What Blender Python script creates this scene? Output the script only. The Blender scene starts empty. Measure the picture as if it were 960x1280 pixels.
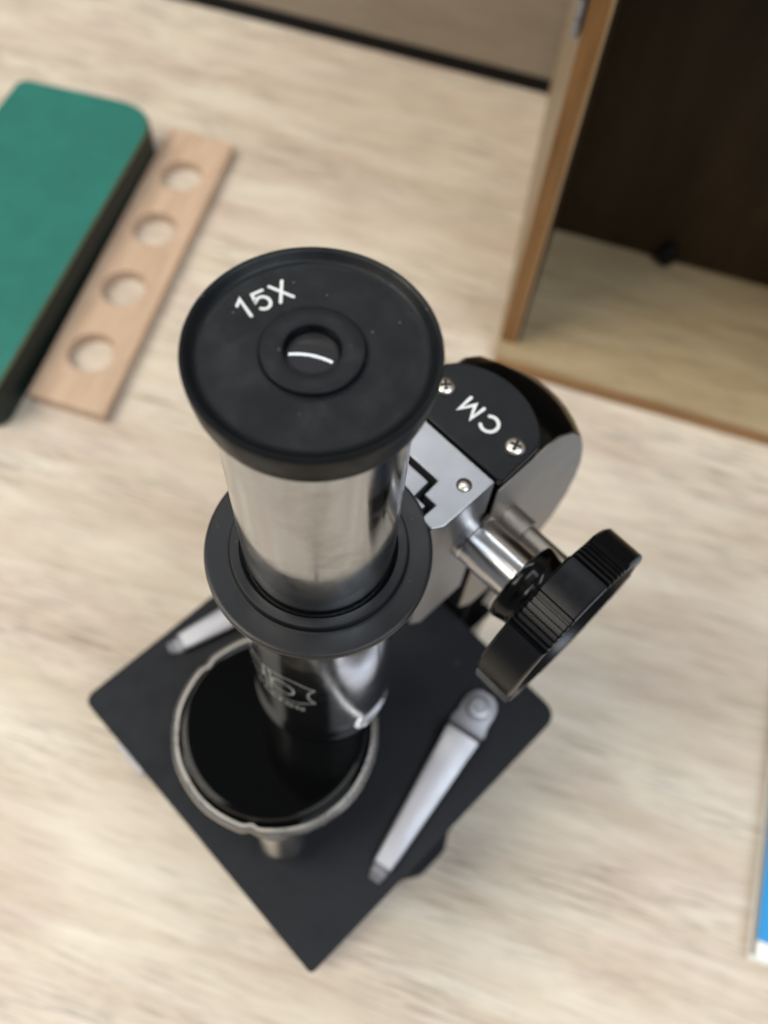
import bpy, bmesh, math, random
from mathutils import Vector, Matrix
R = math.radians
random.seed(7)
MM = 0.001
scene = bpy.context.scene
C = scene.collection

# ------------------------------------------------------------ camera
cam_d = bpy.data.cameras.new('camera')
cam = bpy.data.objects.new('camera', cam_d)
C.objects.link(cam)
a, b, c = 2.27462892, 0.471000588, 0.111894303
a += math.pi
mat = Matrix.Rotation(a, 4, 'Z') @ Matrix.Rotation(b, 4, 'X') @ Matrix.Rotation(c, 4, 'Z')
cam.matrix_world = Matrix.Translation(Vector((-43.177, -50.824, 332.636)) * MM) @ mat
cam_d.sensor_fit = 'VERTICAL'
cam_d.sensor_height = 36
cam_d.lens = 1118.84 / 1280 * 36
cam_d.clip_start = 0.005
cam_d.clip_end = 50
cam_d.dof.use_dof = True
cam_d.dof.focus_distance = 0.138
cam_d.dof.aperture_fstop = 13.5
scene.camera = cam

# ------------------------------------------------------------ light (indoor room)
w = bpy.data.worlds.new('World')
scene.world = w
w.use_nodes = True
bg = w.node_tree.nodes['Background']
bg.inputs['Color'].default_value = (0.93, 0.96, 1.0, 1)
bg.inputs['Strength'].default_value = 0.22


def area(name, loc, target, sx, sy, power, color, roll=None):
    l = bpy.data.lights.new(name, 'AREA')
    l.shape = 'RECTANGLE'
    l.size, l.size_y = sx, sy
    l.energy = power
    l.color = color
    o = bpy.data.objects.new(name, l)
    C.objects.link(o)
    z = (Vector(loc) - Vector(target)).normalized()
    x = Vector(roll if roll else (1, 0, 0))
    x = (x - z * x.dot(z)).normalized()
    y = z.cross(x)
    m = Matrix((x, y, z)).transposed().to_4x4()
    o.matrix_world = Matrix.Translation(loc) @ m
    return o


U = Vector((math.cos(R(-61.5)), math.sin(R(-61.5)), 0))      # along the front of the box
V = Vector((-U.y, U.x, 0))                                    # away from the viewer
F = Vector((179.6, 80.5, 0))
area('ceiling_lamp', (0.62, 0.80, 1.75), (0.0, 0.0, 0.1), 1.25, 0.11, 7, (0.93, 0.97, 1.0), U)
area('ceiling_panel', (-1.0, 0.85, 2.1), (0.25, 0.2, 0), 1.3, 1.3, 52, (1.0, 0.94, 0.83))
area('window_light', (0.0, -1.3, 1.9), (0.15, 0.0, 0.0), 1.2, 1.2, 14.0, (0.78, 0.90, 1.0))
area('clip_fill_light', (0.14, -0.68, 1.6), (0.0, 0.0, 0.1), 0.8, 0.6, 9.5, (0.90, 0.95, 1.0))  # added overhead light, brightens the right stage clip and its reflection in the barrel

vs = scene.view_settings
vs.view_transform = 'Standard'
vs.look = 'None'
vs.exposure = 0.0
vs.gamma = 1.0

# ------------------------------------------------------------ helpers


def smooth(me, ang=35):
    for p in me.polygons:
        p.use_smooth = True
    me.set_sharp_from_angle(angle=R(ang))


def obj(name, bm, material, parent=None, ang=35, bevel=0, seg=2):
    bmesh.ops.recalc_face_normals(bm, faces=bm.faces)
    for v in bm.verts:
        v.co *= MM
    me = bpy.data.meshes.new(name)
    bm.to_mesh(me)
    bm.free()
    me.materials.append(material)
    smooth(me, ang)
    o = bpy.data.objects.new(name, me)
    C.objects.link(o)
    if parent:
        o.parent = parent
    if bevel:
        md = o.modifiers.new('bevel', 'BEVEL')
        md.width = bevel * MM
        md.segments = seg
        md.limit_method = 'ANGLE'
        md.angle_limit = R(30)
        md.harden_normals = True
    return o


def thing(name, label, cat, group=None):
    o = bpy.data.objects.new(name, None)
    C.objects.link(o)
    o.empty_display_size = 0.01
    o['label'] = label
    o['category'] = cat
    if group:
        o['group'] = group
    return o


def add_lathe(bm, prof, n=96, mat4=None, close=True, rfun=None):
    rings = []
    for r, z in prof:
        if r < 1e-6:
            rings.append([bm.verts.new((0, 0, z))])
        else:
            ring = []
            for i in range(n):
                t = 2 * math.pi * i / n
                rr = r * (rfun(t) if rfun else 1)
                ring.append(bm.verts.new((rr * math.cos(t), rr * math.sin(t), z)))
            rings.append(ring)
    m = len(rings)
    for k in range(m if close else m - 1):
        A, B = rings[k], rings[(k + 1) % m]
        if len(A) == 1 and len(B) == 1:
            continue
        for i in range(n):
            j = (i + 1) % n
            if len(A) == 1:
                bm.faces.new((A[0], B[i], B[j]))
            elif len(B) == 1:
                bm.faces.new((A[i], A[j], B[0]))
            else:
                bm.faces.new((A[i], A[j], B[j], B[i]))
    if mat4 is not None:
        for ring in rings:
            for v in ring:
                v.co = mat4 @ v.co


def lathe(prof, n=96, mat4=None, close=True, rfun=None):
    bm = bmesh.new()
    add_lathe(bm, prof, n, mat4, close, rfun)
    return bm


def add_box(bm, x0, x1, y0, y1, z0, z1, fr=None):
    vs_ = []
    for x, y, z in ((x0, y0, z0), (x1, y0, z0), (x1, y1, z0), (x0, y1, z0),
                    (x0, y0, z1), (x1, y0, z1), (x1, y1, z1), (x0, y1, z1)):
        p = Vector((x, y, z))
        if fr:
            p = fr @ p
        vs_.append(bm.verts.new(p))
    for f in ((0, 3, 2, 1), (4, 5, 6, 7), (0, 1, 5, 4), (1, 2, 6, 5), (2, 3, 7, 6), (3, 0, 4, 7)):
        bm.faces.new([vs_[i] for i in f])


def box(x0, x1, y0, y1, z0, z1, fr=None):
    bm = bmesh.new()
    add_box(bm, x0, x1, y0, y1, z0, z1, fr)
    return bm


def add_prism(bm, pts, h0, h1, f=lambda x, y, h: (x, y, h)):
    A = [bm.verts.new(f(x, y, h0)) for x, y in pts]
    B = [bm.verts.new(f(x, y, h1)) for x, y in pts]
    n = len(pts)
    bm.faces.new(A[::-1])
    bm.faces.new(B)
    for i in range(n):
        j = (i + 1) % n
        bm.faces.new((A[i], A[j], B[j], B[i]))


def prism(pts, h0, h1, f=lambda x, y, h: (x, y, h)):
    bm = bmesh.new()
    add_prism(bm, pts, h0, h1, f)
    return bm


def rounded(pts, rad, n=6):
    """polygon with its corners rounded; rad: number or list"""
    out = []
    m = len(pts)
    for i in range(m):
        p0, p1, p2 = Vector(pts[i - 1]), Vector(pts[i]), Vector(pts[(i + 1) % m])
        r = rad[i] if isinstance(rad, (list, tuple)) else rad
        if r <= 0:
            out.append(tuple(p1))
            continue
        d0, d2 = (p0 - p1).normalized(), (p2 - p1).normalized()
        ang = math.acos(max(-1, min(1, d0.dot(d2))))
        t = r / math.tan(ang / 2)
        t = min(t, (p0 - p1).length * .49, (p2 - p1).length * .49)
        q0, q2 = p1 + d0 * t, p1 + d2 * t
        for k in range(n + 1):
            s = k / n
            # quadratic close to an arc
            out.append(tuple(q0 * (1 - s) ** 2 + p1 * 2 * s * (1 - s) * 1.0 + q2 * s * s))
    return out


def uvf(x, y, h):
    return F + U * x + V * y + Vector((0, 0, h))


FR = Matrix.Translation(F) @ Matrix((U, V, Vector((0, 0, 1)))).transposed().to_4x4()


def axis_y(cx, cz, y0):
    """frame whose +Z runs along -Y (towards the viewer's right) from y0"""
    return Matrix.Translation((cx, y0, cz)) @ Matrix(((1, 0, 0), (0, 0, -1), (0, 1, 0))).to_4x4()


# ------------------------------------------------------------ materials


def new_mat(name):
    m = bpy.data.materials.new(name)
    m.use_nodes = True
    nt = m.node_tree
    return m, nt, nt.nodes['Principled BSDF']


def N(nt, t, **k):
    n = nt.nodes.new(t)
    for a_, v_ in k.items():
        if a_.startswith('i_'):
            n.inputs[a_[2:].replace('_', ' ')].default_value = v_
        else:
            setattr(n, a_, v_)
    return n


def L(nt, a_, b_):
    nt.links.new(a_, b_)


def ramp(nt, fac, stops, interp='LINEAR'):
    r = N(nt, 'ShaderNodeValToRGB')
    r.color_ramp.interpolation = interp
    e = r.color_ramp.elements
    while len(e) < len(stops):
        e.new(0.5)
    for k, (p_, c_) in enumerate(stops):
        e[k].position = p_
        e[k].color = (*c_, 1) if len(c_) == 3 else c_
    L(nt, fac, r.inputs['Fac'])
    return r


def mixc(nt, fac, a_, b_, mode='MIX'):
    m = N(nt, 'ShaderNodeMix', data_type='RGBA', blend_type=mode)
    for s, v_ in ((m.inputs[0], fac), (m.inputs[6], a_), (m.inputs[7], b_)):
        if hasattr(v_, 'type') and hasattr(v_, 'links'):
            L(nt, v_, s)
        else:
            s.default_value = v_ if isinstance(v_, (int, float)) else (*v_, 1)
    return m.outputs[2]


def coords(nt, scale=(1, 1, 1), rot=(0, 0, 0)):
    tc = N(nt, 'ShaderNodeTexCoord')
    # rotate first, then stretch along the turned axes
    m1 = N(nt, 'ShaderNodeMapping', vector_type='POINT')
    m1.inputs['Rotation'].default_value = rot
    m2 = N(nt, 'ShaderNodeMapping', vector_type='POINT')
    m2.inputs['Scale'].default_value = scale
    L(nt, tc.outputs['Object'], m1.inputs['Vector'])
    L(nt, m1.outputs['Vector'], m2.inputs['Vector'])
    return m2.outputs['Vector']


def noise(nt, vec, scale, detail=3, rough=.5, dist=0):
    n = N(nt, 'ShaderNodeTexNoise')
    n.inputs['Scale'].default_value = scale
    n.inputs['Detail'].default_value = detail
    n.inputs['Roughness'].default_value = rough
    n.inputs['Distortion'].default_value = dist
    L(nt, vec, n.inputs['Vector'])
    return n.outputs['Fac']


def bump(nt, h, strength, dist=.0002):
    b_ = N(nt, 'ShaderNodeBump')
    b_.inputs['Strength'].default_value = strength
    b_.inputs['Distance'].default_value = dist
    L(nt, h, b_.inputs['Height'])
    return b_.outputs['Normal']


def wood(name, c_lo, c_mid, c_hi, rot, along=1.0, across=14.0, streak=.35, rough=.45, patch=None, patch_amt=0.0, scale=1.0, spec=.5, fine=0):
    m, nt, p = new_mat(name)
    v1 = coords(nt, (along * scale, across * scale, across * scale * .6), rot)
    n1 = noise(nt, v1, 6, 5, .62, .35)
    v2 = coords(nt, (along * 3 * scale, across * 7 * scale, across * 4 * scale), rot)
    n2 = noise(nt, v2, 8, 4, .7, .2)
    base = ramp(nt, n1, [(.3, c_lo), (.5, c_mid), (.68, c_hi)]).outputs['Color']
    st = ramp(nt, n2, [(.36, (1 - streak,) * 3), (.50, (1, 1, 1))]).outputs['Color']
    col = mixc(nt, 1.0, base, st, 'MULTIPLY')
    if patch:
        v3 = coords(nt, (3.2 * scale, 9 * scale, 9 * scale), rot)
        n3 = noise(nt, v3, 2.2, 3, .55, .5)
        f = ramp(nt, n3, [(.42, (0, 0, 0)), (.66, (patch_amt,) * 3)]).outputs['Color']
        col = mixc(nt, f, col, mixc(nt, 1.0, col, patch, 'MULTIPLY'))
    if fine:
        # thin dark pores running with the grain, gathered in drifts
        n5 = noise(nt, coords(nt, (9, 150, 60), rot), 5, 3, .6, .1)
        n6 = noise(nt, coords(nt, (2, 11, 11), rot), 3, 2, .5)
        drift = ramp(nt, n6, [(.38, (0, 0, 0)), (.6, (1, 1, 1))]).outputs['Color']
        pores = ramp(nt, n5, [(.40, (1 - fine,) * 3), (.50, (1, 1, 1))]).outputs['Color']
        col = mixc(nt, drift, col, mixc(nt, 1.0, col, pores, 'MULTIPLY'))
    L(nt, col, p.inputs['Base Color'])
    p.inputs['Roughness'].default_value = rough
    p.inputs['Specular IOR Level'].default_value = spec
    L(nt, bump(nt, n2, .15, .0001), p.inputs['Normal'])
    return m


def metal(name, col, rough, aniso=0, grime=.0, grime_col=(.3, .27, .22), bumpamt=0, brushed=None, rough_var=.08, rot=(0, 0, 0)):
    m, nt, p = new_mat(name)
    p.inputs['Metallic'].default_value = 1
    v = coords(nt, (1, 1, 1))
    n = noise(nt, v, 130, 5, .6)
    n_ = noise(nt, v, 900, 2, .6)
    base = mixc(nt, ramp(nt, n, [(.5, (0, 0, 0)), (.72, (grime,) * 3)]).outputs['Color'], col, grime_col)
    L(nt, base, p.inputs['Base Color'])
    rr = N(nt, 'ShaderNodeMapRange')
    rr.inputs['From Min'].default_value = .35
    rr.inputs['From Max'].default_value = .7
    rr.inputs['To Min'].default_value = rough
    rr.inputs['To Max'].default_value = rough + rough_var
    L(nt, n, rr.inputs['Value'])
    L(nt, rr.outputs['Result'], p.inputs['Roughness'])
    if brushed:
        vb = coords(nt, brushed, rot)
        L(nt, bump(nt, noise(nt, vb, 60, 4, .7), bumpamt, .00005), p.inputs['Normal'])
    return m


def plastic(name, col, rough, spec=.5, bumpamt=.0, bscale=2500, specks=0.0, scuff=0.0, coat=0):
    m, nt, p = new_mat(name)
    v = coords(nt)
    base = col
    big = noise(nt, v, 60, 4, .6)
    base = mixc(nt, big, tuple(x * .8 for x in col), tuple(x * 1.25 for x in col))
    if specks:
        vo = N(nt, 'ShaderNodeTexVoronoi')
        vo.inputs['Scale'].default_value = 560
        L(nt, v, vo.inputs['Vector'])
        # only a few cells carry a grain of dust
        sp = N(nt, 'ShaderNodeMath', operation='LESS_THAN')
        L(nt, vo.outputs['Distance'], sp.inputs[0])
        sp.inputs[1].default_value = .06
        sel = N(nt, 'ShaderNodeSeparateColor')
        L(nt, vo.outputs['Color'], sel.inputs[0])
        s2 = N(nt, 'ShaderNodeMath', operation='LESS_THAN')
        L(nt, sel.outputs[0], s2.inputs[0])
        s2.inputs[1].default_value = specks
        mu = N(nt, 'ShaderNodeMath', operation='MULTIPLY')
        L(nt, sp.outputs[0], mu.inputs[0])
        L(nt, s2.outputs[0], mu.inputs[1])
        base = mixc(nt, mu.outputs[0], base, (.13, .135, .14))
    L(nt, base, p.inputs['Base Color'])
    n = noise(nt, v, 180, 5, .65)
    rr = N(nt, 'ShaderNodeMapRange')
    rr.inputs['From Min'].default_value = .35
    rr.inputs['From Max'].default_value = .7
    rr.inputs['To Min'].default_value = rough
    rr.inputs['To Max'].default_value = rough + scuff
    L(nt, n, rr.inputs['Value'])
    L(nt, rr.outputs['Result'], p.inputs['Roughness'])
    p.inputs['Specular IOR Level'].default_value = spec
    p.inputs['Coat Weight'].default_value = coat
    p.inputs['Coat Roughness'].default_value = .08
    if bumpamt:
        L(nt, bump(nt, noise(nt, v, bscale, 2, .5), bumpamt, .00003), p.inputs['Normal'])
    return m


GR = (0, 0, R(61.5))
M = {}
M['table'] = wood('table_laminate', (.57, .482, .378), (.655, .572, .465), (.715, .645, .545), GR, 1.0, 10.0, .22, .5, fine=.32,
                  patch=(.86, .80, .81), patch_amt=.85, scale=1.75, spec=.12)
M['board'] = wood('grey_brown_wood', (.27, .22, .165), (.31, .258, .20), (.35, .295, .23), GR, 1, 10, .1, .5, scale=2)
M['box_pale'] = wood('pale_box_wood', (.28, .20, .105), (.355, .265, .15), (.41, .315, .19), GR, 1, 7, .26, .5, scale=2.5)
M['box_side'] = wood('box_outer_wood', (.27, .20, .125), (.32, .24, .155), (.36, .28, .18), (0, R(90), 0), 1, 9, .12, .5, scale=3)
M['box_layer'] = wood('pale_ply_layer', (.30, .19, .09), (.36, .23, .12), (.42, .28, .15), (0, R(90), 0), 1, 9, .12, .5, scale=3)
M['box_edge'] = wood('orange_ply_edge', (.17, .075, .018), (.235, .11, .03), (.33, .165, .055), (0, R(90), 0), 1, 30, .35, .5, scale=3)
M['box_front_edge'] = wood('brown_floor_edge', (.24, .12, .04), (.32, .17, .065), (.42, .25, .11), GR, 1, 20, .3, .5, scale=3)
M['box_dark'] = wood('dark_brown_wood', (.020, .0115, .005), (.031, .018, .0075), (.042, .025, .011), (0, R(90), 0), 1, 5, .1, .5, scale=2, spec=.15)  # dark brown throughout, for the box back and inner lining
M['strip'] = wood('tan_strip_wood', (.46, .315, .215), (.565, .40, .28), (.62, .455, .33), (0, 0, R(-28.5)), 1, 12, .2, .5, scale=3)
M['black_edge'] = plastic('black_edging', (.005, .005, .005), .6, .2)
M['green'] = plastic('green_leatherette', (.016, .155, .125), .45, .4, .8, 900, scuff=.25)
M['green_side'] = plastic('black_case_side', (.006, .016, .015), .45, .3, .2, 900)
M['piping'] = plastic('case_piping', (.16, .16, .07), .55)
M['blue'] = plastic('blue_cover', (.008, .25, .58), .4, .4)
M['white'] = plastic('white_card', (.78, .78, .74), .5)
M['page'] = plastic('page_edges', (.40, .385, .36), .8)
M['eyepiece'] = plastic('eyepiece_black', (.0034, .0045, .0058), .33, .19, .4, 2600, specks=.3, scuff=.22)
M['ebony'] = plastic('gloss_black', (.002, .002, .002), .10, .27, specks=.02, scuff=.08)
M['knob'] = plastic('knob_black', (.004, .0042, .005), .26, .3, scuff=.1)
M['flange'] = plastic('flange_black', (.006, .0066, .0082), .30, .33, .15, 2600, specks=.16, scuff=.12)
M['cap'] = plastic('cap_plate_black', (.004, .0048, .006), .38, .22, .2, 2600, specks=.04, scuff=.1)
M['stage'] = plastic('stage_black_paint', (.0125, .0138, .0170), .42, .15, .3, 1800, specks=.08, scuff=.25)
M['nose'] = plastic('nosepiece_black', (.0016, .0017, .0018), .07, .12, scuff=.03)
M['print'] = plastic('white_print', (.60, .61, .60), .55)
M['engrave'] = plastic('pale_engraving', (.55, .57, .55), .5)
M['chrome'] = metal('worn_chrome', (.435, .45, .47), .10, grime=.5, grime_col=(.30, .27, .25), rough_var=.14,
                    brushed=(1, 1, .06), bumpamt=.25)
M['barrel'] = metal('barrel_chrome', (.80, .80, .82), .09, grime=.1, rough_var=.06)
M['alu'] = metal('satin_slide_metal', (.345, .35, .37), .40, brushed=(.06, 1.5, 1.5), bumpamt=.5)
M['alu_side'] = metal('satin_arm_side', (.40, .365, .325), .42, brushed=(1, 1, .1), bumpamt=.3)
M['steel'] = metal('clip_steel', (.40, .40, .43), .50, brushed=(1, 1, 1), bumpamt=.1)
M['ring'] = metal('dull_ring_metal', (.50, .48, .45), .24, grime=.5, grime_col=(.25, .2, .15), rough_var=.2)
M['shaft'] = metal('shaft_chrome', (.60, .59, .59), .20, rough_var=.06)
M['screw'] = metal('screw_nickel', (.62, .59, .53), .3, rough_var=.1)
M['recess'] = plastic('screw_recess', (.02, .018, .015), .6, .2)
M['darkgap'] = plastic('dark_slot', (.006, .006, .006), .6)
m, nt, p = new_mat('lens_glass')
p.inputs['Base Color'].default_value = (.02, .02, .022, 1)
p.inputs['Roughness'].default_value = .03
p.inputs['Specular IOR Level'].default_value = .75
n_ = noise(nt, coords(nt), 700, 3, .6)
L(nt, bump(nt, n_, .04, .00005), p.inputs['Normal'])
M['lens'] = m

# ------------------------------------------------------------ the setting
bm = bmesh.new()
add_box(bm, -520, 520, -560, 183.6, -24, 0, FR)
o = obj('table', bm, M['table'])
o['kind'] = 'structure'

board = thing('wooden_board', 'grey brown wooden board standing along the far edge of the table above a black seam', 'board')
obj('panel', box(-520, 520, 185.4, 203, 7.5, 620, FR), M['board'], board, bevel=.5)
obj('black_edging', box(-520, 520, 184, 202, -30, 7.3, FR), M['black_edge'], board)

# ------------------------------------------------------------ wooden box
bx = thing('wooden_box', 'open fronted upright wooden box with plywood edges and dark back', 'box')
W, D, Hh, T = 178, 86, 285, 8
FT = 8.3        # floor thickness
obj('floor_panel', prism([(-1, -5.2), (W + 1, -5.2), (W + 1, 182), (-17.2, 182)], .2, FT, uvf), M['box_pale'], bx, bevel=.5)
obj('floor_edge', box(-.9, W + 1, -6.0, -5.3, 0.4, FT - .9, FR), M['box_front_edge'], bx)
# the left side runs back to the board, splayed a little; the right one is outside the picture
for pl, u0, u1 in (([(-1.4, 5), (6.0, 5), (6.0, 77.5), (-8, 182), (-17.6, 182)], -1.4, 6.0), ([(W - 7, 5), (W, 5), (W, 182), (W - 7, 182)], W - 7, W)):
    s = obj('side_panel', prism(pl, FT + .1, Hh, uvf), M['box_side'], bx, bevel=.3)
    obj('plywood_edge', box(u0 + .1, u1 - 1.1, 4.0, 4.9, FT + .2, Hh - .2, FR), M['box_edge'], s)
    obj('plywood_layer', box(u1 - 1.0, u1 - .1, 3.9, 4.9, FT + .2, Hh - .2, FR), M['box_layer'], s)
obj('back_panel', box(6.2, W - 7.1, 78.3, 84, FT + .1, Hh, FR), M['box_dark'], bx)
obj('top_panel', prism([(-1.4, 4), (W, 4), (W, 182), (-17.6, 182)], Hh + .1, Hh + 8, uvf), M['box_pale'], bx, bevel=.5)
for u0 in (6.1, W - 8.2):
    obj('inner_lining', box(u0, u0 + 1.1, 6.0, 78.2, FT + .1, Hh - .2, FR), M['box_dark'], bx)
h = obj('hinge', box(-4.2, -2.0, 8, 24, 155, 200, FR), M['steel'], bx, bevel=.3)
bm = bmesh.new()
for k in range(7):
    add_lathe(bm, [(0, 0), (1.5, 0), (1.5, 5.8), (0, 5.8)], 16,
              Matrix.Translation(uvf(-3.6, 6.6, 155.3 + k * 6.3)))
obj('hinge_knuckle', bm, M['steel'], h)
# dark plug at the foot of the back wall
bm = lathe([(0, 0), (3.6, 0), (4.2, .6), (4.2, 4.8), (3.6, 5.6), (0, 5.8)], 32)
MT = FR @ Matrix.Translation((62.5, 78.2, 14.5)) @ Matrix.Rotation(R(90), 4, 'X') @ Matrix.Diagonal((1, 1.45, 1, 1))
for v in bm.verts:
    v.co = MT @ v.co
obj('plug', bm, M['black_edge'], bx)

# ------------------------------------------------------------ green case and wooden strip
gc = thing('green_case', 'flat case with green top, rounded corner and black sides beside the wooden strip', 'case')
gp = [(-272, 79.5), (-275, -112), (-194.5, -104), (-199.5, 62)]
gr = rounded([(-270, 70), (-270, -109), (-189.6, -109), (-195.4, 74)], [7, 12, 9, 21], 10)
obj('case_body', prism(gr, .2, 20.6, uvf), M['green_side'], gc, bevel=1.2, seg=3)


def shrink(pts, d):
    cx = sum(q[0] for q in pts) / len(pts)
    cy = sum(q[1] for q in pts) / len(pts)
    hx = max(abs(q[0] - cx) for q in pts)
    hy = max(abs(q[1] - cy) for q in pts)
    return [(cx + (q[0] - cx) * (1 - d / hx), cy + (q[1] - cy) * (1 - d / hy)) for q in pts]


obj('edge_piping', prism(shrink(gr, .4), 20.7, 21.5, uvf), M['piping'], gc, bevel=.3)
obj('green_top', prism(shrink(gr, 1.0), 21.6, 22.2, uvf), M['green'], gc, bevel=.3)

st = thing('wooden_strip', 'tan wooden strip with four round holes lying against the green case', 'strip')
# a plate with four holes: each cell is a square boundary stitched to a circle
cells = []
vy = [80, 32.2, -5.4, -43.4, -91]
hc = [(-176.9, 50.3), (-175.0, 13.8), (-173.0, -24.6), (-171.0, -62.4)]
bm = bmesh.new()


def ue(v_):      # left and right edge of the strip at v_
    s = (v_ + 91) / 171
    return -187 - 9 * s, -151.5 - 9.5 * s


for k in range(4):
    v1_, v0_ = vy[k], vy[k + 1]
    cu, cv = hc[k]
    nn = 48
    ang0 = []
    corners = [(ue(v0_)[0], v0_), (ue(v0_)[1], v0_), (ue(v1_)[1], v1_), (ue(v1_)[0], v1_)]
    outer, inner = [], []
    for s in range(4):
        p0, p1 = corners[s], corners[(s + 1) % 4]
        for q in range(12):
            f_ = q / 12
            ou = (p0[0] + (p1[0] - p0[0]) * f_, p0[1] + (p1[1] - p0[1]) * f_)
            outer.append(ou)
            an = math.atan2(ou[1] - cv, ou[0] - cu)
            inner.append((cu + 10.4 * math.cos(an), cv + 10.4 * math.sin(an)))
    lay = []
    for z in (.2, 6.2):
        lay.append(([bm.verts.new(uvf(*q, z)) for q in outer], [bm.verts.new(uvf(*q, z)) for q in inner]))
    for i in range(nn):
        j = (i + 1) % nn
        for O, I in lay:
            bm.faces.new((O[i], O[j], I[j], I[i]))
        bm.faces.new((lay[0][1][i], lay[0][1][j], lay[1][1][j], lay[1][1][i]))
        side = i // 12
        if side in (1, 3) or (side == 0 and k == 3) or (side == 2 and k == 0):
            bm.faces.new((lay[0][0][i], lay[0][0][j], lay[1][0][j], lay[1][0][i]))
bmesh.ops.remove_doubles(bm, verts=bm.verts, dist=.01)
o = obj('strip_board', bm, M['strip'], st, bevel=.5)

# ------------------------------------------------------------ blue book
bk = thing('blue_book', 'book with a bright blue cover and white foot band at the right edge', 'book')
obj('pages', box(142.6, 204, -212.5, -20, 1.2, 6.2, FR), M['page'], bk)
obj('cover', box(142, 205, -208.5, -19, 6.3, 7.3, FR), M['blue'], bk, bevel=.3)
obj('cover_band', box(142, 205, -214.6, -208.6, 6.3, 7.3, FR), M['white'], bk, bevel=.3)
obj('back_cover', box(142, 205, -214.6, -19, .1, 1.1, FR), M['white'], bk, bevel=.3)

# ------------------------------------------------------------ microscope
ms = thing('microscope', 'small black and chrome microscope with a square stage and 15X eyepiece', 'microscope')

# base
bp = [(-50.6, 39), (-50.6, 49), (-30, 47.5), (-9, 48), (-3, 52.4), (7, 52.4), (13, 48), (44, 46), (66, 30), (66, -30), (44, -46),
      (13, -48), (7, -51.6), (-3, -51.6), (-9, -48), (-30, -47), (-50, -46), (-50, -33), (-22, -30), (-8, -18), (-8, 18), (-22, 30)]
obj('base', prism(rounded(bp, 4), .2, 12, ), M['stage'], ms, bevel=1.5, seg=3)
# pillar: from the base up behind the stage into the arm
bm = bmesh.new()
pts = [(48.6, 10), (66, 10), (66, 80), (64, 108), (62, 124), (42, 124), (46, 112), (48.6, 92)]
add_prism(bm, pts, -9, 9, lambda x, y, h_: (x, h_, y))
add_lathe(bm, [(0, -14), (9, -14), (10, -13), (10, 13), (9, 14), (0, 14)], 48,
          Matrix.Translation((55, 0, 106)) @ Matrix.Rotation(R(90), 4, 'X'))
obj('pillar', bm, M['ebony'], ms, bevel=.8)

# stage with a round opening
bm = bmesh.new()
S, rc = 48.3, 5
outer, inner = [], []
sq = rounded([(-S - .4, -S - .3), (S, -S), (S, S), (-S - .4, S + .6)], [1.6, 5.5, 5.5, 3.6], 8)
dense = []
for i in range(len(sq)):
    p0, p1 = Vector(sq[i]), Vector(sq[(i + 1) % len(sq)])
    k = max(1, int((p1 - p0).length / 4))
    for q in range(k):
        dense.append(p0.lerp(p1, q / k))
lay = []
for z in (72.3, 76):
    lay.append(([bm.verts.new((q.x, q.y, z)) for q in dense],
                [bm.verts.new((14 * q.x / q.length, 14 * q.y / q.length, z)) for q in dense]))
n = len(dense)
for i in range(n):
    j = (i + 1) % n
    for O, I in lay:
        bm.faces.new((O[i], O[j], I[j], I[i]))
    for k in (0, 1):
        bm.faces.new((lay[0][k][i], lay[0][k][j], lay[1][k][j], lay[1][k][i]))
stage = obj('stage', bm, M['stage'], ms, bevel=.5)
bm = bmesh.new()
add_lathe(bm, [(0, 76.03), (.9, 76.03), (.9, 76.1), (0, 76.1)], 20, Matrix.Translation((37.8, -17.2, 0)))
obj('screw_hole', bm, M['darkgap'], stage)
bm = bmesh.new()
add_box(bm, 48.2, 58, -13, 13, 70, 75.2)
obj('stage_bracket', bm, M['ebony'], ms, bevel=.5)


def clip(sgn):
    """stage clip: pivot plate, raised step, long tapering spring leaf, curled tip"""
    P0, P1 = Vector((31.5, -31.3)), Vector((-22.5, -43.6))
    d = (P1 - P0).normalized()
    nrm = Vector((-d.y, d.x))
    # stations along the clip: distance, half width, height
    sta = [(-5.0, 2.2, 79.0), (-4.2, 3.6, 79.0), (-2.5, 4.6, 79.0), (0, 5.0, 79.0), (3, 4.9, 79.0), (6.2, 4.5, 79.0), (7.2, 4.3, 79.2), (8.0, 4.2, 80.6),
           (8.8, 4.1, 81.6), (9.6, 4.1, 82.0), (12.0, 4.0, 81.6), (14.5, 3.8, 80.6), (20, 3.6, 80.0), (30, 3.15, 79.2), (40, 2.7, 78.9),
           (48, 2.35, 78.6), (50.4, 2.2, 78.5), (51.0, 2.1, 78.1), (51.4, 2.0, 77.3), (52.0, 1.9, 76.75), (53.0, 1.8, 76.95), (54.0, 1.6, 77.6), (54.9, 1.3, 77.9)]
    bm = bmesh.new()
    rows = []
    for s, hw, z in sta:
        c_ = P0 + d * s
        row = []
        hw *= 1.22 if s > 6 else 1.0
        for off, dz in ((-hw, -.35), (-hw * .82, 0), (0, .08), (hw * .82, 0), (hw, -.35), (hw, -.9), (-hw, -.9)):
            q = c_ + nrm * off
            row.append(bm.verts.new((q.x, q.y * sgn, z + dz)))
        rows.append(row)
    m_ = len(rows[0])
    for i in range(len(rows) - 1):
        for k in range(m_):
            l_ = (k + 1) % m_
            bm.faces.new((rows[i][k], rows[i][l_], rows[i + 1][l_], rows[i + 1][k]))
    bm.faces.new(rows[0])
    bm.faces.new(rows[-1][::-1])
    o_ = obj('stage_clip', bm, M['steel'], stage, ang=28)
    return o_


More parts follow.
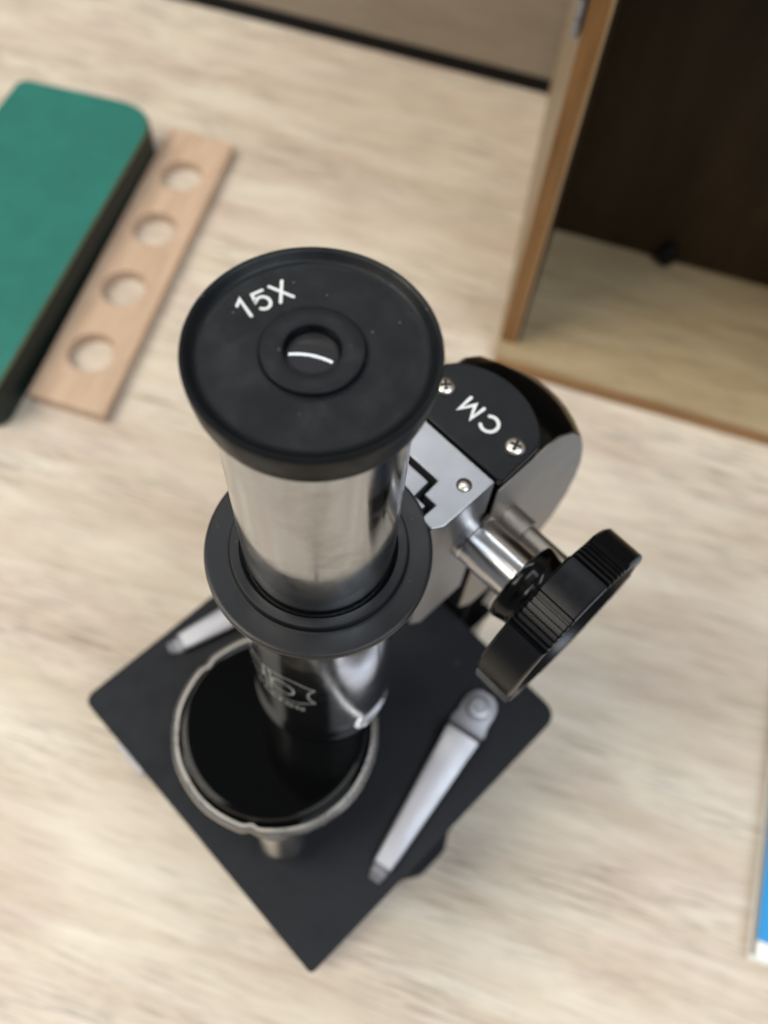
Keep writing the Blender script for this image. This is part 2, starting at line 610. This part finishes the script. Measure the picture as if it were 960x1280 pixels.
for sgn in (1, -1):
    cl = clip(sgn)
    cx, cy = 31.5, -31.3 * sgn
    Tm = Matrix.Translation((cx, cy, 0))
    bm = lathe([(0, 76), (3.4, 76), (3.4, 79.3), (3.6, 79.4), (3.6, 80.3), (3.2, 80.9), (2.1, 81.2), (1.7, 80.9), (1.1, 80.9), (.9, 81.4), (0, 81.5)], 40, Tm)
    obj('clip_screw', bm, M['steel'], stage)

obj('stage_tab', box(-49.9, -46, 21.5, 33.5, 70.2, 72.2), M['steel'], stage, bevel=.3)

# arm -------------------------------------------------
prof = [(34.4, 182.6), (48, 183.6), (52.5, 182.6), (58, 178.2), (63.5, 171), (67.5, 162), (70.6, 152), (71.6, 144), (71.2, 134), (69, 126), (64, 119.5),
        (58.5, 115), (48, 112), (40, 113), (34.6, 120)]


def arm_bm(y0, y1, cut=0.0, ny=9):
    """extrude the side profile across, its back edge bowed in plan"""
    bm = bmesh.new()
    rows = []
    for k in range(ny):
        y = y0 + (y1 - y0) * k / (ny - 1)
        row = []
        for x, z in prof:
            f_ = max(0, min(1, (x - 38) / 26))
            bow = f_ * 4.2 * (1 - (y / 13.0) ** 2)
            row.append(bm.verts.new((x + bow, y, z + cut)))
        rows.append(row)
    m_ = len(prof)
    for i in range(ny - 1):
        for k in range(m_):
            l_ = (k + 1) % m_
            bm.faces.new((rows[i][k], rows[i][l_], rows[i + 1][l_], rows[i + 1][k]))
    bm.faces.new(rows[0])
    bm.faces.new(rows[-1][::-1])
    return bm


arm = obj('arm', arm_bm(-12.6, 12.6), M['ebony'], ms, ang=50)
for s in (-1, 1):
    bm = bmesh.new()
    add_prism(bm, prof, 12.65 * s, 13.2 * s, lambda x, y, h_: (x, h_, y))
    obj('side_face', bm, M['alu_side'], arm, bevel=.2)

# cap plate with its arc back, lettering and screws
arc = []
cp = [(33.8, 12.0), (33.8, -12.0)]
poly = [(34.6, -13.6), (45.9, -12.5)]
for k in range(13):
    t = R(-48 + 96 * k / 12)
    poly.append((33.6 + 18.3 * math.cos(t), 17.0 * math.sin(t)))
poly += [(45.9, 12.5), (34.6, 13.6), (33.4, 12.6), (33.4, -12.6)]
pts = [(33.5, -13.3), (45.0, -12.9)] + [(33.6 + 18.2 * math.cos(R(t)), 17.2 * math.sin(R(t))) for t in range(-42, 43, 6)] + [(45.0, 12.9), (33.5, 13.3)]
cap = obj('cap_plate', prism(rounded(pts, [1.6, 1] + [0] * 15 + [1, 1.6], 4), 185.2, 187.5), M['cap'], ms, bevel=.45, seg=3)
obj('cap_spacer', prism([(35, -12.4), (46, -12), (50.4, 0), (46, 12), (35, 12.4)], 183, 185.1), M['darkgap'], cap)


def phillips(name, x, y, z, r, parent, rot=0):
    bm = lathe([(r * .98, z), (r, z + .3), (r * .95, z + .6), (r * .8, z + .88), (r * .5, z + 1.06), (0, z + 1.14)], 40, Matrix.Translation((x, y, 0)), close=False)
    s_ = obj(name, bm, M['screw'], parent, ang=60)
    bm = bmesh.new()
    for q in (0, 90):
        fr = Matrix.Translation((x, y, 0)) @ Matrix.Rotation(R(rot + q), 4, 'Z')
        e = .002 * q / 90
        add_box(bm, -r * .58, r * .58, -r * .15, r * .15, z + .8, z + 1.16 + e, fr)
    obj('cross_recess', bm, M['recess'], s_)
    return s_


phillips('screw', 41.1, -10.0, 187.5, 2.05, cap, 20)
phillips('screw', 41.1, 8.6, 187.5, 2.05, cap, 50)


def text_mesh(body, size, bold=0.0, extr=.04, spacing=1.0):
    cu = bpy.data.curves.new('t', 'FONT')
    cu.body = body
    cu.size = size
    cu.offset = bold
    cu.extrude = extr
    cu.space_character = spacing
    cu.align_x = 'CENTER'
    cu.align_y = 'CENTER'
    cu.resolution_u = 5
    ob = bpy.data.objects.new('t', cu)
    C.objects.link(ob)
    dg = bpy.context.evaluated_depsgraph_get()
    dg.update()
    me = bpy.data.meshes.new_from_object(ob.evaluated_get(dg))
    bpy.data.objects.remove(ob)
    bm = bmesh.new()
    bm.from_mesh(me)
    bpy.data.meshes.remove(me)
    return bm


def stroke_text(name, strokes, wdt, pos, right, parent, material, thick=.07, up=None):
    """letters drawn as round-ended strokes lying on a horizontal face"""
    x = Vector(right).normalized()
    y = Vector(up).normalized() if up else Vector((0, 0, 1)).cross(x)
    bm = bmesh.new()
    lev = 0
    for path in strokes:
        P = [Vector(q) for q in path]
        left, rgt = [], []
        n_ = len(P)
        for i in range(n_):
            d0 = (P[i] - P[i - 1]).normalized() if i else (P[1] - P[0]).normalized()
            d1 = (P[i + 1] - P[i]).normalized() if i < n_ - 1 else d0
            t = (d0 + d1).normalized()
            nn = Vector((-t.y, t.x)) * (wdt / 2) / max(.45, t.dot(d1))
            left.append(P[i] + nn)
            rgt.append(P[i] - nn)
        e = (P[-1] - P[-2]).normalized()
        ae = math.atan2(e.y, e.x)
        cap1 = [P[-1] + Vector((math.cos(ae + R(q)), math.sin(ae + R(q)))) * wdt / 2 for q in range(75, -76, -15)]
        e = (P[0] - P[1]).normalized()
        ae = math.atan2(e.y, e.x)
        cap0 = [P[0] + Vector((math.cos(ae + R(q)), math.sin(ae + R(q)))) * wdt / 2 for q in range(75, -76, -15)]
        loop = left + cap1 + rgt[::-1] + cap0
        o3 = Vector(pos)
        h1 = thick + lev * .004
        lev += 1
        for h in (h1,):
            tv = [bm.verts.new(o3 + x * q.x + y * q.y + Vector((0, 0, h1))) for q in loop]
            bv = [bm.verts.new(o3 + x * q.x + y * q.y) for q in loop]
            # top face built as quads along the stroke so that bent strokes stay clean
            m_ = len(loop)
            for i in range(m_):
                j = (i + 1) % m_
                bm.faces.new((bv[i], bv[j], tv[j], tv[i]))
            L_ = tv[:n_]
            Rr = tv[n_ + len(cap1):n_ + len(cap1) + n_][::-1]
            for i in range(n_ - 1):
                bm.faces.new((L_[i], L_[i + 1], Rr[i + 1], Rr[i]))
            bm.faces.new([L_[-1]] + tv[n_:n_ + len(cap1)] + [Rr[-1]])
            bm.faces.new([Rr[0]] + tv[2 * n_ + len(cap1):] + [L_[0]])
    return obj(name, bm, material, parent)


def arcpts(cx, cy, rx, ry, a0, a1, n_=14):
    return [(cx + rx * math.cos(R(a0 + (a1 - a0) * k / n_)), cy + ry * math.sin(R(a0 + (a1 - a0) * k / n_))) for k in range(n_ + 1)]


stroke_text('lettering', [arcpts(-2.35, 0, 1.75, 1.8, 48, 312, 20), [(.75, -1.75), (.95, 1.75), (2.5, -1.2), (4.05, 1.75), (4.25, -1.75)]],
            .72, (41.35, -.75, 187.52), (0, 1, 0), cap, M['print'])

# slide block with dovetail slot
zt, zb = 187.0, 136.0
blk = [(17.2, -11.2), (19.4, -12.4), (33.2, -12.4), (33.2, 12.4), (19.4, 12.4), (17.2, 11.2), (17.2, 8.2), (21.3, 8.2), (21.3, 5.2), (25.3, 4.8),
       (25.3, -4.8), (21.3, -5.2), (21.3, -8.2), (17.2, -8.2)]
block = obj('slide_block', prism(blk, zb, zt), M['alu'], ms, bevel=.4)
tong = [(13.0, -7.0), (20.1, -7.0), (20.1, -4.1), (24.1, -3.8), (24.1, 3.8), (20.1, 4.1), (20.1, 7.0), (13.0, 7.0)]
obj('dovetail_slide', prism(tong, zb + 4, zt - .3), M['alu'], ms, bevel=.3)
obj('slot_floor', prism([(17.5, -8.1), (21.2, -8.1), (21.2, -5.1), (25.2, -4.7), (25.2, 4.7), (21.2, 5.1), (21.2, 8.1), (17.5, 8.1)], 160, 181), M['darkgap'], block)
for yy in (-8.9, 8.9):
    Tm = Matrix.Translation((28.3, yy, 0))
    bm = lathe([(0, 187.02), (1.5, 187.02), (1.5, 187.06), (0, 187.06)], 32, Tm)
    s_ = obj('screw_well', bm, M['recess'], block)
    bm = lathe([(1.25, 187.06), (1.2, 187.2), (.6, 187.34), (0, 187.36)], 32, Matrix.Translation((28.1, yy - .15, 0)), close=False)
    obj('screw_head', bm, M['screw'], block, ang=60)

# focus shaft and knobs
AX, AZ = 29.2, 170.5
fs = obj('focus_shaft', lathe([(0, -31.5), (5.4, -31.5), (5.4, -14.4), (5.6, -14.2), (5.6, 14.2), (5.4, 14.4), (5.4, 31.5), (0, 31.5)], 96,
                              Matrix.Translation((AX, 0, AZ)) @ Matrix.Rotation(R(90), 4, 'X')), M['shaft'], ms)
obj('lower_rod', lathe([(0, -29), (2.6, -29), (2.6, -19), (3.6, -18.8), (3.6, -13), (3.6, 13), (3.6, 18.8), (2.6, 19), (2.6, 29), (0, 29)], 48,
                       Matrix.Translation((AX + 12.5, 0, AZ - 9)) @ Matrix.Rotation(R(90), 4, 'X')), M['alu_side'], ms)


def knob_profile():
    pts = []
    n_ = 1080
    for i in range(n_):
        t = i / n_ * 360
        q = (t - 60.5) % 120
        r = 18.0
        if q < 25 or 50 <= q < 75:           # ribbed runs
            ph = (q if q < 25 else (q - 50)) / 4.16667 % 1.0
            r = 17.5 if .1 < ph < .62 else 16.2
        elif 25 <= q < 50:                     # smooth land standing proud
            r = 19.1
        else:
            r = 18.7
        pts.append((r * 1.025, math.radians(t)))
    return pts


def knob(sgn):
    kp = knob_profile()
    bm = bmesh.new()
    # stations along the axis: distance from the arm, radius factor
    stn = [(31.8, .35), (31.8, .90), (32.1, .965), (32.7, 1.0), (40.3, 1.0), (40.6, .985), (40.7, .97), (40.7, .945), (40.4, .935), (38.6, .92), (38.4, .90), (38.4, .4), (38.8, .37), (38.8, 0)]
    rings = []
    for d_, f_ in stn:
        if f_ == 0:
            rings.append([bm.verts.new((AX, -sgn * d_, AZ))])
            continue
        ring = []
        for r, t in kp:
            rr = r if f_ >= .96 else (min(r, 17.6) if f_ > .95 else 17.4)
            ring.append(bm.verts.new((AX + f_ * rr * math.cos(t), -sgn * d_, AZ + f_ * rr * math.sin(t))))
        rings.append(ring)
    for k in range(len(rings) - 1):
        A, B = rings[k], rings[k + 1]
        n_ = len(A)
        for i in range(n_):
            j = (i + 1) % n_
            if len(B) == 1:
                bm.faces.new((A[i], A[j], B[0]))
            else:
                bm.faces.new((A[i], A[j], B[j], B[i]))
    bm.faces.new(rings[0])
    kn = obj('focus_knob', bm, M['knob'], ms, ang=30)
    prof_ = [(5.5, 26.0), (8.0, 26.1), (8.7, 26.5), (8.9, 27.2), (8.6, 28.4), (8.3, 29.4), (8.2, 30.2), (8.6, 31.0), (9.8, 31.6), (12, 31.9), (5.5, 31.9)]
    MTx = Matrix.Translation((AX, 0, AZ)) @ Matrix.Rotation(R(90 * sgn), 4, 'X')
    obj('knob_collar', lathe(prof_, 96, MTx), M['ebony'], kn)
    return kn


knob(1)
knob(-1)

# draw tube, flange, barrel
tube = obj('draw_tube', lathe([(12.6, 150), (13.3, 150), (13.35, 180), (13.6, 232), (13.6, 238), (12.6, 238)], 128), M['chrome'], ms)
fl = obj('flange', lathe([(13.45, 184.6), (19.7, 184.6), (20.2, 184.9), (20.42, 185.5), (20.42, 186.5), (20.25, 186.9), (19.9, 187.0), (19.6, 187.02), (16.7, 187.02), (16.4, 187.0), (16.1, 187.05), (16.0, 187.2), (15.9, 188.3),
                          (15.7, 188.5), (15.4, 188.55), (14.1, 188.5), (13.9, 188.2), (13.9, 187.2), (13.45, 187.0)], 128),
         M['flange'], ms)
obj('barrel', lathe([(14.0, 184.5), (16.2, 184.5), (16.2, 118), (16.25, 116.4), (16.4, 114.8), (16.7, 113.2), (17.05, 111.9), (17.2, 111.2), (17.2, 109.6), (14.0, 109.6)], 128), M['barrel'], ms)

# engraving on the barrel: ribbons bent round the cylinder


def cyl_pt(az, z, r=16.24):
    return Vector((r * math.cos(R(az)), r * math.sin(R(az)), z))


def add_ribbon(bm, pts, wdt=.32, closed=False):
    P = []
    m_ = len(pts)
    k = 0.27925  # mm per degree at r = 16
    for i in range(m_):
        p0 = pts[(i - 1) % m_] if closed or i > 0 else pts[i]
        p1 = pts[(i + 1) % m_] if closed or i < m_ - 1 else pts[i]
        dx, dz = (p1[0] - p0[0]) * k, p1[1] - p0[1]
        l_ = math.hypot(dx, dz) or 1
        nx, nz = -dz / l_, dx / l_
        az, z = pts[i]
        P.append((bm.verts.new(cyl_pt(az + nx * wdt / 2 / k, z + nz * wdt / 2)), bm.verts.new(cyl_pt(az - nx * wdt / 2 / k, z - nz * wdt / 2))))
    for i in range(m_ if closed else m_ - 1):
        j = (i + 1) % m_
        bm.faces.new((P[i][0], P[j][0], P[j][1], P[i][1]))


def smooth_path(pts, n_=6):
    out = []
    for i in range(len(pts) - 1):
        p0, p1, p2, p3 = pts[max(0, i - 1)], pts[i], pts[i + 1], pts[min(len(pts) - 1, i + 2)]
        for k in range(n_):
            t = k / n_
            out.append(tuple(.5 * ((2 * p1[q]) + (-p0[q] + p2[q]) * t + (2 * p0[q] - 5 * p1[q] + 4 * p2[q] - p3[q]) * t * t +
                                   (-p0[q] + 3 * p1[q] - 3 * p2[q] + p3[q]) * t ** 3) for q in (0, 1)))
    out.append(pts[-1])
    return out


barrel = bpy.data.objects['barrel']
ZO = 0
bm = bmesh.new()
for mir in (1, -1):
    f_ = lambda q: (183 + mir * (q[0] - 183), q[1] + ZO)
    add_ribbon(bm, [f_(q) for q in smooth_path([(183, 153.0), (195, 154.2), (207, 154.3), (215, 152.6), (223, 150.6)])])
    add_ribbon(bm, [f_(q) for q in smooth_path([(223, 150.6), (219, 148.6), (217.5, 146.0), (219, 143.2), (223, 141.0)])])
    add_ribbon(bm, [f_(q) for q in smooth_path([(223, 141.0), (215, 139.6), (207, 138.2), (195, 138.0), (183, 139.2)])])
    el = [(197 + 9.5 * math.cos(R(t)), 146.4 + 3.9 * math.sin(R(t))) for t in range(0, 360, 12)]
    add_ribbon(bm, [f_(q) for q in el], .4, True)
    add_ribbon(bm, [f_(q) for q in [(185, 139.4), (185.4, 143), (186.4, 149), (185.8, 153.1)]])
obj('emblem', bm, M['engrave'], barrel)
bm = text_mesh('CARTON', 3.0, .07, 0.0, 1.25)
xs = [v.co.x for v in bm.verts]
kx = 13.2 / (max(xs) - min(xs))
for v in bm.verts:
    az = 190 + (v.co.x * kx / .27925)
    v.co = cyl_pt(az, 134.2 + v.co.y * .95)
obj('engraved_lettering', bm, M['engrave'], barrel)

# revolving nosepiece with three objectives
TX, TY, TZ = -17.5, -1.5, 106
Tm = Matrix.Translation((TX, TY, TZ))
tur = obj('nosepiece', lathe([(0, 3.2), (21.0, 3.2), (21.6, 3.19), (22.4, 3.0), (22.7, 2.5), (23.0, .8), (23.2, -.4), (24.2, -.8), (24.2, -2.0), (23, -5), (14, -6), (0, -6)], 128, Tm), M['nose'], ms)


def knurl(t):
    q = (t * 180 / math.pi) % 120
    notch = -0.03 * math.exp(-((q - 95) / 3.0) ** 2)
    return 1 + notch + .006 * math.sin(3 * t + 1) + .004 * math.sin(7 * t + 2) * math.sin(5 * t)


obj('nosepiece_ring', lathe([(24.3, -.2), (24.9, -.2), (25.8, -.9), (26.1, -2.2), (26.0, -3.6), (25.2, -4.4), (24.3, -4.4)], 360, Tm, rfun=knurl), M['ring'], tur)
for k, (azd, ln) in enumerate(((0, 24), (120, 15), (240, 19))):
    x0, y0 = 17.0 * math.cos(R(azd)), 17.0 * math.sin(R(azd))
    if azd == 240:
        x0, y0 = 20.8 * math.cos(R(229)), 20.8 * math.sin(R(229))
    tilt = 0 if azd == 0 else 14
    axd = Vector((math.sin(R(tilt)) * math.cos(R(azd)), math.sin(R(tilt)) * math.sin(R(azd)), -math.cos(R(tilt))))
    q = Vector((0, 0, 1)).rotation_difference(axd).to_matrix().to_4x4()
    m4 = Matrix.Translation((TX + x0, TY + y0, TZ - 5)) @ q
    ob = obj('objective', lathe([(0, 0), (6.1, 0), (6.1, 2.2), (5.8, 2.5), (5.8, ln * .55), (5.9, ln * .6), (5.9, ln * .8), (4.6, ln * .9), (4.2, ln), (2.4, ln), (2.0, ln - .6), (0, ln - .6)], 64, m4),
             M['shaft'], ms)

# eyepiece
ey = obj('eyepiece', lathe([(13.65, 238.7), (15.1, 238.7), (15.4, 239.0), (15.7, 240.2), (15.92, 241.8), (16.06, 243.2), (16.1, 244.4), (16.02, 244.8), (15.85, 245.0), (15.6, 244.98),
                            (15.2, 244.62), (14.7, 244.08), (14.4, 243.85), (13.9, 243.75), (13.5, 243.73), (7.2, 243.7), (6.8, 243.7), (6.65, 243.75), (6.6, 243.85), (6.55, 244.5), (6.45, 244.64), (6.3, 244.68), (3.9, 244.62),
                            (3.64, 244.55), (3.55, 244.4), (3.55, 242.4), (0, 242.2), (0, 238.9), (13.65, 238.9)], 160), M['eyepiece'], ms, ang=40)
# lens: shallow dome in the eye hole
lp = [(3.53, 242.9)]
for k in range(9):
    r = 3.5 * (1 - k / 8)
    lp.append((r, 243.75 - (r * r) / (2 * 15.0)))
obj('lens', lathe(lp, 64, close=False), M['lens'], ey, ang=80)
K = .86
stroke_text('lettering', [[(x_ * K, y_) for x_, y_ in pth] for pth in (
                          [(-4.0, .75), (-3.1, 1.5), (-3.1, -1.5)],
                          [(.55, 1.4), (-1.15, 1.4), (-1.35, .15)] + arcpts(-.45, -.45, 1.05, 1.0, 140, -140, 16),
                          [(1.75, 1.45), (3.9, -1.5)], [(3.9, 1.45), (1.75, -1.5)])],
            .42, (1.0, 10.2, 243.72), (1, -.2, 0), ey, M['print'])
